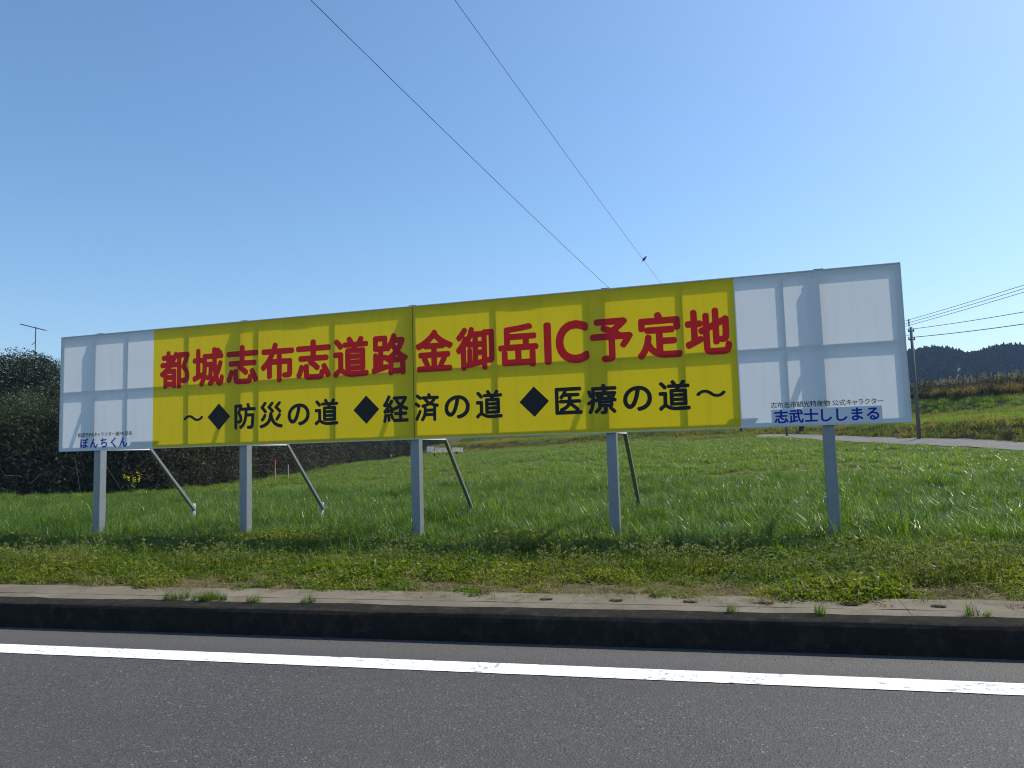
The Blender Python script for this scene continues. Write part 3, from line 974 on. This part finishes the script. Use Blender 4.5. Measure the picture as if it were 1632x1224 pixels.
# sparse tufts rooted in the joint of the concrete strip
tx = []; 
for cx, n, sp_ in ((-3.7, 12, 0.06), (-3.95, 5, 0.14), (-3.1, 4, 0.2), (-0.1, 1, 0.02), (0.42, 1, 0.02), (1.15, 1, 0.05), (1.33, 1, 0.02)):
    for k in range(n): tx.append(rng.normal(cx, sp_))
tx = np.array(tx); ty = road_y(tx)+0.2+rng.normal(0, 0.03, len(tx))
scatter('joint_weeds', np.stack([tx, ty, np.full(len(tx), 0.185)], -1), rng.uniform(0.12, 0.26, len(tx)), rye_c, 6, 'small grass tufts growing along the kerb joint', 0.15, 'weeds')

# --- far banks
bk = []
for k in range(4):
    v, f = blades(50, 0.35, 0.12, 0.32, 0.014, 0.03, 1.2, 2)
    bk.append(src([(v, f, MAT['bank'])]))
bk_c = collection_of(bk)
bg_ = []
for k in range(4):
    v, f = blades(50, 0.35, 0.10, 0.26, 0.014, 0.03, 1.0, 2)
    bg_.append(src([(v, f, MAT['bank_green'])]))
bg_c = collection_of(bg_)
x, y = sample_zone(46000, 36, 92, -0.75, 0.55)
d = road_band(x, y); a = x/y
ok = ~in_hedge(x, y)
low = ok & (d > np.where(a > 0.02, 2.5, -0.6)) & (d < 6.5 + 2*fbm(x, y, 0.15, 2))
top = ok & (d > 5.5) & (d < 19.5) & ~low & (a > 0.0)
brn = low | (top & (np.abs(d-13.0) < 1.3))
grn = top & ~brn
brn |= ok & (a <= 0.0) & (d >= 5.5) & (d < 21)
scatter('bank_grass', np.stack([x[brn], y[brn], zg(x[brn], y[brn])-0.01], -1), rng.uniform(0.8, 1.5, brn.sum()), bk_c, 4, 'dry brownish grass on the banks beyond the field', 0.2, 'grass')
scatter('terrace_grass', np.stack([x[grn], y[grn], zg(x[grn], y[grn])-0.01], -1), rng.uniform(0.8, 1.3, grn.sum()), bg_c, 4, 'mown green grass on the upper terraces', 0.2, 'grass')

# --- reed belt with plumes on the upper terrace
rd = []
for k in range(4):
    v, f = blades(150, 0.6, 0.5, 1.5, 0.04, 0.09, 0.8, 3)
    pv = MB()
    pc = []
    for j in range(2):
        aa = rng.uniform(0, 6.28); r0 = rng.uniform(0, 0.4); h = rng.uniform(1.4, 2.0)
        b0 = Vector((r0*math.cos(aa), r0*math.sin(aa), 0)); b1 = b0+Vector((0.15*math.cos(aa), 0.15*math.sin(aa), h))
        pv.tube([b0, b1], [0.008, 0.005], 3, False)
        for q in range(14):
            t = rng.uniform(0, 0.3)
            pc.append((b1+Vector((rng.normal(0, 0.02), rng.normal(0, 0.02), -t+0.12))))
    v2, f2 = leaves(np.array([p[:] for p in pc]), 0.06, 0.14, flat=2.0, aspect=3)
    rd.append(src([(v, f, MAT['reed']), (np.array(pv.v), pv.f, MAT['reed']), (v2, f2, MAT['plume'])]))
rd_c = collection_of(rd)
x, y = sample_zone(24000, 50, 100, -0.2, 0.6)
d = road_band(x, y)
m = (d > 18.6) & (d < 25) & (rng.uniform(0, 1, len(x)) < 0.42)
x, y = x[m], y[m]
s = np.clip(0.85+0.35*fbm(x, y, 0.2, 3), 0.55, 1.3)
scatter('reed_belt', np.stack([x, y, zg(x, y)-0.02], -1), s, rd_c, 4, 'brown reeds with pale plumes along the upper terrace', 0.08, 'reeds')

# --- thicket along the left edge of the field
th = []
for k in range(6):
    n = 260
    c = rng.normal(0, 1, (n, 3)); c /= np.linalg.norm(c, axis=1)[:, None]
    c *= (rng.uniform(0.25, 1, n)**0.5)[:, None]*np.array([0.85, 0.85, 0.8])
    tw = MB()
    for j in range(26):
        p = Vector(rng.normal(0, 0.3, 3)); q = p+Vector(rng.normal(0, 0.5, 3)); q2 = q+Vector(rng.normal(0, 0.35, 3))
        tw.tube([p, q, q2], [0.010, 0.007, 0.003], 3, False)
    mt = (MAT['thicket'], MAT['thicket'], MAT['thicket_brown'], MAT['thicket'], MAT['sasa'], MAT['sasa'])[k]
    v, f = leaves(c, 0.09, 0.2, flat=0.6, aspect=2.0 if k < 4 else 4.0)
    th.append(src([(v, f, mt)] + ([(np.array(tw.v), tw.f, MAT['twig'])] if k < 4 else [])))
th_dark = collection_of(th[:4]); th_green = collection_of(th[4:])
P = []; G = []
for k in range(5200):
    y = rng.uniform(17, 82); fx = float(np.interp(y, HY, HX))
    depth = rng.uniform(0, 1)**1.6*6.0
    x = fx-0.5-depth
    H = 4.0 if y < 40 else 3.2
    H = H*(0.85+0.2*mnoise.noise(Vector((x*0.2, y*0.2, 0))))
    H = min(H, 1.3+depth*2.2+1.6)
    z = rng.uniform(0.15, 1)*H
    if rng.uniform() < 0.35: z = rng.uniform(0.1, 0.5)*H
    zz = float(zg(x, y))+z
    (G if ((z > 0.80*H and y < 34 and rng.uniform() < 0.85) or mnoise.noise(Vector((x*0.5, y*0.5, z*0.6)))>0.33) else P).append((x, y, zz))
for k in range(2600):          # dark shrubs behind the far banks
    a = rng.uniform(-0.55, 0.55); yr = float(np.interp(a, AZ, YR)); y = yr+rng.uniform(19, 27); x = a*y
    if x < np.interp(y, HY, HX): continue
    P.append((x, y, float(zg(x, y))+rng.uniform(0.0, 2.4 if a < 0.14 else 0.7)))
scatter('thicket', np.array(P), rng.uniform(0.7, 1.25, len(P)), th_dark, 4, 'dark tangled thicket of shrubs and dead stems beside the field', 1.0, 'shrubs')
scatter('bamboo_grass', np.array(G), rng.uniform(0.6, 1.0, len(G)), th_green, 2, 'green bamboo grass growing over the top of the thicket', 1.0, 'shrubs')

# --- evergreen trees over the thicket
def tree(base, top, rx, label, seed):
    r = np.random.default_rng(seed)
    z0 = float(zg(base[0], base[1]))
    root = empty('evergreen_tree', (base[0], base[1], z0))
    tag(root, label, 'tree', 'evergreen trees above the thicket')
    cz = (top+z0)/2+1.1; rz = top-cz
    tb = MB()
    B = Vector((base[0], base[1], z0-0.1))
    tb.tube([B, B+Vector((0.1, 0.05, 1.3)), B+Vector((0.0, 0.1, 2.6)), B+Vector((0.15, 0.0, 4.2))], [0.22, 0.17, 0.13, 0.06], 8)
    lobes = []
    for k in range(26):
        d = r.normal(size=3); d /= np.linalg.norm(d); d[2] = abs(d[2])*1.0-0.25
        c = Vector((base[0]+d[0]*rx*0.68, base[1]+d[1]*rx*0.68, cz+d[2]*rz*0.68)); lobes.append(c)
        if k < 12:
            s0 = B+Vector((0.05, 0.05, r.uniform(1.2, 3.2)))
            tb.tube([s0, s0.lerp(c, 0.5)+Vector((0, 0, 0.25)), c], [0.07, 0.05, 0.015], 5)
    tb.build('trunk', MAT['bark'], root, True)
    C = []
    for c in lobes:
        n = 1300; q = r.normal(size=(n, 3)); q /= np.linalg.norm(q, axis=1)[:, None]
        q *= (r.uniform(0.35, 1.0, n)**0.6)[:, None]
        q = q*np.array([rx*0.40, rx*0.40, rz*0.36])*r.uniform(0.75, 1.2)
        C.append(q+np.array(c))
    v, f = leaves(np.concatenate(C), 0.07, 0.14, r, 0.7, 2.0)
    pydata('crown', v, f.tolist(), MAT['evergreen'], root)
tree((-33.6, 28.5), 7.15, 3.0, 'dark glossy evergreen tree above the thicket, left of the billboard', 1)
tree((-28.8, 30.0), 6.6, 2.8, 'evergreen tree above the thicket, mostly hidden behind the white end of the billboard', 2)
tree((-39.0, 29.0), 7.2, 3.0, 'evergreen tree at the far left edge of the picture, above the thicket', 3)

# --- wooded hill in the distance
hx = np.linspace(-420, 420, 90); hy = np.linspace(300, 640, 40)
HXg, HYg = np.meshgrid(hx, hy)
def hill_z(X, Y):
    ridge = np.interp(X, [-420,-250,-120,0,60,80,110,130,170,260,420], [4,8,18,32,39.5,42,39.5,40,44,51,47])
    t = np.clip((Y-300)/105.0, 0, 1); t = t*t*(3-2*t)
    back = np.clip((Y-430)/210.0, 0, 1)
    b = 1.6*np.sin(X*0.09)*np.sin(Y*0.05+X*0.02)+1.0*np.sin(X*0.21+1)
    return ridge*t*(1-0.5*back)+b*t-0.5
hill = pydata('hill', np.stack([HXg, HYg, hill_z(HXg, HYg)], -1).reshape(-1, 3), grid_faces(40, 90).tolist(), MAT['forest'], None, True)
tag(hill, 'wooded hill behind the terraces', None, None, 'structure')
fr = []
for k in range(5):
    hh = 5.0+0.7*k; rr = 1.5+0.15*k
    n = 260
    t = rng.uniform(0, 1, n)**0.8; w = rng.uniform(0, 6.28, n)
    prof = rr*(np.sin(np.pi*np.clip(t*0.85+0.15, 0, 1))**0.8 if k < 2 else (1-t)**0.75)*rng.uniform(0.75, 1.1, n)
    c = np.stack([prof*np.cos(w), prof*np.sin(w), hh*(0.1+0.9*t)], -1)
    v, f = leaves(c, 0.7, 1.3, flat=0.7, aspect=1.6)
    core = MB().tube([(0,0,-1),(0,0,hh*0.35),(0,0,hh*0.75),(0,0,hh*0.98)], [rr*0.55, rr*0.75, rr*0.4, 0.05], 7, False)
    fr.append(src([(np.array(core.v), core.f, MAT['forest']), (v, f, MAT['forest'])]))
fr_c = collection_of(fr)
x = rng.uniform(-300, 290, 32000); y = rng.uniform(306, 428, 32000)
scatter('hill_forest', np.stack([x, y, hill_z(x, y)], -1), rng.uniform(0.38, 0.50, len(x)), fr_c, 5, 'dark forest covering the distant hill', 0.05, 'forest')

# ------------------------------------------------------------------ poles and wires
def quad3(p0, p1, p2, y):
    """smooth curve through three points, parameter = y"""
    P = [Vector(p) for p in (p0, p1, p2)]
    ys = [p.y for p in P]; o = Vector((0, 0, 0))
    for i in range(3):
        w = 1.0
        for j in range(3):
            if j != i: w *= (y-ys[j])/(ys[i]-ys[j])
        o += P[i]*w
    return o

def pole(base, h, r0, r1, mat, label, arms=()):
    z0 = float(zg(base[0], base[1]))
    root = empty('utility_pole', (base[0], base[1], z0))
    tag(root, label, 'pole')
    MB().tube([(base[0], base[1], z0-0.2), (base[0], base[1], z0+h)], [r0, r1], 12).build('shaft', mat, root, True)
    for dz, L in arms:
        MB().box(base[0]-L, base[0]+L, base[1]-0.04, base[1]+0.04, z0+h-dz-0.04, z0+h-dz+0.04).build('crossarm', MAT['dark_metal'], root)
        for s_ in (-0.85, 0.85):
            x = base[0]+s_*L
            MB().tube([(x, base[1], z0+h-dz+0.04), (x, base[1], z0+h-dz+0.10), (x, base[1], z0+h-dz+0.18)], [0.03, 0.05, 0.03], 8).build('insulator', MAT['trim'], root, True)
    return z0+h
t1 = pole((10.25, 50.0), 6.75, 0.11, 0.08, MAT['pole_conc'], 'slim grey utility pole beside the side road, right of the billboard', ((0.25, 0.16), (0.75, 0.18)))
t2 = pole((5.0, 67.0), 7.1, 0.20, 0.15, MAT['pole_wood'], 'dark brown pole by the side road, seen below the right white panel', ((0.1, 0.5),))
pole((3.75, 66.0), 3.4, 0.09, 0.08, MAT['pole_conc'], 'thin grey post left of the dark brown pole, below the billboard')
t4 = pole((0.2, 72.5), 5.6, 0.10, 0.08, MAT['pole_wood'], 'thin dark pole below the seam between yellow and white panels')

def wire(name, pts, r, label, group=None, n=5):
    o = MB().tube(pts, r, n).build(name, MAT['wire'], None, True)
    tag(o, label, 'wire', group)
    return o
def w1(y): return quad3((-8.58,14,11.27), (-3.30+0.0,34.6,8.59), (0.28,72.5,5.2), y)
w1p = lambda y: Vector((-8.58+0.1528*(y-14), y, w1(y).z))
w2p = lambda y: Vector((-5.18+0.0957*(y-14), y, quad3((-5.18,14,10.56), (-3.2,34.9,8.83), (0.37,72.5,6.75), y).z))
wire('overhead_wire', [w1p(y) for y in np.linspace(3, 72.5, 40)], 0.009, 'thicker overhead wire crossing the sky, left of the two')
wire('overhead_wire', [w2p(y) for y in np.linspace(3, 72.5, 40)], 0.006, 'thinner overhead wire with a bird perched on it, right of the two')
def span(p0, p1, sag, n=24):
    p0, p1 = Vector(p0), Vector(p1)
    return [p0.lerp(p1, t)+Vector((0, 0, -4*sag*t*(1-t))) for t in np.linspace(0, 1, n)]
for k, nm in enumerate(('topmost', 'middle', 'lowest')):
    wire('power_wire', span((5.0+0.2*(k-1), 67, 8.95-0.13*k), (22.0, 10.0, 8.80-0.14*k), 0.75), 0.014, nm+' of the three close power wires at upper right', 'three close power wires')
MB().box(10.2, 10.26, 50.3, 50.36, 7.98, 8.42).build('wire_spacer', MAT['dark_metal'])
sp_o = bpy.data.objects['wire_spacer']
tag(sp_o, 'small upright spacer clipped across the three power wires', 'spacer')
wire('telephone_wire', span((10.27, 50, t1-0.12), (16.6, 22, 5.85), 0.25), 0.016, 'upper of the two wires running right from the grey pole', 'two wires from the grey pole')
wire('telephone_wire', span((10.27, 50, t1-0.62), (16.6, 22, 5.3), 0.28), 0.020, 'lower of the two wires running right from the grey pole', 'two wires from the grey pole')
wire('telephone_wire', span((10.2, 50, t1-0.45), (5.1, 67, t2-0.5), 0.3), 0.015, 'wire running left from the grey pole behind the billboard')

# bird on the thinner overhead wire
bp = w2p(31.8)+Vector((0, 0, 0.012))
bird = empty('bird', bp)
tag(bird, 'small dark bird perched on the thin overhead wire', 'bird')
def ring_body(path, radii, squash, n=12):
    return MB().tube(path, radii, n)
d = Vector((0.62, 0.2, 0.76)).normalized()
body = [bp+Vector((0, 0, 0.055))+d*t for t in (-0.105,-0.08,-0.045,0.0,0.045,0.075,0.10,0.125,0.145,0.158,0.172)]
MB().tube(body, [0.010,0.026,0.043,0.052,0.048,0.036,0.031,0.034,0.029,0.014,0.003], 12).build('body', MAT['feather'], bird, True)
tb_ = bp+Vector((0, 0, 0.055))-d*0.09
sd = d.cross(Vector((0, 0, 1))).normalized()
MB().add([tb_-sd*0.018, tb_+sd*0.018, tb_-d*0.12+sd*0.026, tb_-d*0.12-sd*0.026, tb_-sd*0.016+Vector((0,0,0.012)), tb_+sd*0.016+Vector((0,0,0.012)), tb_-d*0.12+sd*0.022+Vector((0,0,0.006)), tb_-d*0.12-sd*0.022+Vector((0,0,0.006))],
         [(0,3,2,1),(4,5,6,7),(0,1,5,4),(1,2,6,5),(2,3,7,6),(3,0,4,7)]).build('tail', MAT['feather'], bird)
for s_ in (-1, 1):
    MB().tube([bp+sd*0.015*s_+Vector((0,0,0.045)), bp+sd*0.013*s_], [0.006, 0.004], 6).build('leg', MAT['feather'], bird)
    wp = bp+Vector((0, 0, 0.06))+sd*0.045*s_
    MB().tube([wp+d*0.07, wp+d*0.02, wp-d*0.06, wp-d*0.13+sd*-0.02*s_], [0.006, 0.022, 0.017, 0.003], 8).build('wing', MAT['feather'], bird, True)

# television aerial above the thicket
ab = Vector((-43.95, 38.0, 0.0))
aer = empty('television_aerial', ab)
tag(aer, 'television aerial on a thin mast above the evergreen tree', 'aerial')
MB().tube([ab, ab+Vector((0, 0, 10.2))], 0.03, 6).build('mast', MAT['dark_metal'], aer)
b0, b1 = Vector((-44.9, 37.7, 10.40)), Vector((-43.35, 38.2, 9.95))
MB().tube([b0, b1], 0.035, 6).build('boom', MAT['dark_metal'], aer)
cr = (b1-b0).cross(Vector((0, 0, 1))).normalized()
for t in np.linspace(0.02, 0.98, 12):
    c = b0.lerp(b1, t); L = 0.16 if t < 0.85 else 0.3
    MB().tube([c-cr*L, c+cr*L], 0.014, 5).build('element', MAT['dark_metal'], aer)
MB().tube([Vector((-43.95, 38, 9.2)), Vector((-44.25, 38, 9.02))], 0.02, 5).build('side_arm', MAT['dark_metal'], aer)

# low white panels at the far corner of the field
fb = Vector((-26.6, 66.0, float(zg(-26.6, 66.0))))
wf = empty('panel_fence', fb)
tag(wf, 'low row of white panels at the far corner of the field', 'fence')
xx = -28.3
for k, (w, g) in enumerate(((0.75,0.10),(0.42,0.02),(0.42,0.02),(0.42,0.42),(0.42,0.02),(0.30,0.02),(0.28,0.0))):
    z0 = 1.24-0.015*k
    MB().box(xx, xx+w, 66.0-0.02, 66.0+0.02, z0, z0+0.42+0.1*(k == 0), 0.005).build('panel', MAT['white_sheet'], wf)
    MB().box(xx-0.03, xx+0.0, 66.03, 66.08, z0-0.75, z0+0.42).build('post', MAT['dark_metal'], wf)
    xx += w+g

# rape plants in flower
def rape(x, y, h, n, label, seed, nf=16):
    r = np.random.default_rng(seed)
    z0 = float(zg(x, y))
    root = empty('rape_plant', (x, y, z0))
    tag(root, label, 'plant', 'yellow rape plants at the field edge')
    st = MB(); tips = []; lf = []
    for k in range(n):
        a = r.uniform(0, 6.28); l = r.uniform(0.05, 0.35); hh = h*r.uniform(0.7, 1.05)
        p = [Vector((x, y, z0)), Vector((x+l*0.3*math.cos(a), y+l*0.3*math.sin(a), z0+hh*0.5)), Vector((x+l*math.cos(a), y+l*math.sin(a), z0+hh))]
        st.tube(p, [0.012, 0.009, 0.005], 4)
        for j in range(nf): tips.append((p[2]+Vector(r.normal(0, 0.045, 3)))[:])
        for j in range(5): lf.append((p[0].lerp(p[2], r.uniform(0.15, 0.75))+Vector(r.normal(0, 0.05, 3)))[:])
    st.build('stem', MAT['sasa'], root)
    v, f = leaves(np.array(lf), 0.08, 0.16, r, 0.5, 2.5); pydata('foliage', v, f.tolist(), MAT['sasa'], root)
    v, f = leaves(np.array(tips), 0.03, 0.055, r, 0.6, 1.1); pydata('flower_head', v, f.tolist(), MAT['rape'], root)
rape(-20.9, 22.0, 0.85, 8, 'yellow rape plant right of the leftmost billboard post', 5, 9)
for k, (x, y, nm) in enumerate(((-27.1, 65.0, 'leftmost'), (-26.5, 64.7, 'second from left'), (-25.9, 65.0, 'third from left'), (-25.4, 64.8, 'fourth from left'), (-24.9, 65.0, 'rightmost'))):
    rape(x, y, 0.55, 12, nm+' of the five yellow rape plants before the low white panels', 20+k)
rape(-29.6, 61.0, 0.55, 5, 'sparse yellow rape plant at the foot of the far thicket', 31, 7)

# marker stakes at the foot of the thicket
def stake(x, y, h, m1, m2, label):
    z0 = float(zg(x, y))
    root = empty('marker_stake', (x, y, z0)); tag(root, label, 'stake')
    MB().box(x-0.022, x+0.022, y-0.022, y+0.022, z0-0.1, z0+h*0.62).build('shaft', m1, root)
    MB().box(x-0.022, x+0.022, y-0.022, y+0.022, z0+h*0.622, z0+h, 0.006).build('top', m2, root)
stake(-21.6, 31.8, 1.0, MAT['wood'], MAT['red'], 'thin stake with a red top at the foot of the thicket')
stake(-21.0, 32.0, 0.72, MAT['wood'], MAT['wood'], 'short pale wooden stake right of the red one')

# dark weed-filled drain holes in the concrete strip
for k, x in enumerate((-1.30, -0.83, -0.36, 0.11, 0.60, 1.09, 1.58)):
    y = road_y(x)+0.40
    m_ = MB()
    ring = [(x+(0.045+0.018*mnoise.noise(Vector((x*9, w*1.5, 0))))*math.cos(w), y+(0.028+0.016*mnoise.noise(Vector((x*9, w*1.5, 5))))*math.sin(w), 0.1995) for w in np.linspace(0, 2*math.pi, 14, endpoint=False)]
    inn = [(x+0.030*math.cos(w), y+0.018*math.sin(w), 0.1985) for w in np.linspace(0, 2*math.pi, 14, endpoint=False)]
    m_.add(ring+inn, [(i, (i+1) % 14, 14+(i+1) % 14, 14+i) for i in range(14)])
    m_.add([(p[0], p[1], 0.1975) for p in inn], [tuple(range(14))])
    o = m_.build('drain_hole', MAT['kerb'], strip_root)

hp = []
for x in (-1.30, -0.83, -0.36, 0.11, 0.60, 1.09, 1.58):
    for k in range(3): hp.append((x+rng.normal(0, 0.02), road_y(x)+0.40+rng.normal(0, 0.012), 0.196))
scatter('drain_moss', np.array(hp), rng.uniform(0.12, 0.26, len(hp)), dr_c, 4, 'dry moss and grass stuck in the drain holes', 0.2, 'moss')

# grit gathered along the foot of the kerb
gr = []
for k in range(4):
    m_ = MB().blob((0, 0, 0.3), (1.0, 0.8, 0.55), 1, 0.5, k)
    gr.append(src([(np.array(m_.v), m_.f, MAT['side_asphalt'])]))
gr_c = collection_of(gr)
gx = rng.uniform(-9, 4, 900); go_ = -np.abs(rng.exponential(0.05, 900))-0.008
scatter('gutter_grit', np.stack([gx, road_y(gx)+go_, np.full(900, 0.0)], -1), rng.uniform(0.0015, 0.0055, 900), gr_c, 4, 'small stones and grit along the foot of the kerb', 0.3, 'grit')

# ------------------------------------------------------------------ air
m_, nt, out = new_mat('haze_air')
pv = N(nt, 'ShaderNodeVolumePrincipled')
pv.inputs['Color'].default_value = (0.42, 0.64, 1.0, 1)
pv.inputs['Density'].default_value = 0.00034
nt.links.new(pv.outputs[0], out.inputs['Volume'])
hz = MB().box(-2600, 2600, -2600, 2600, -1.2, 75).build('haze', m_)
tag(hz, 'thin bluish air over the whole place', None, None, 'stuff')
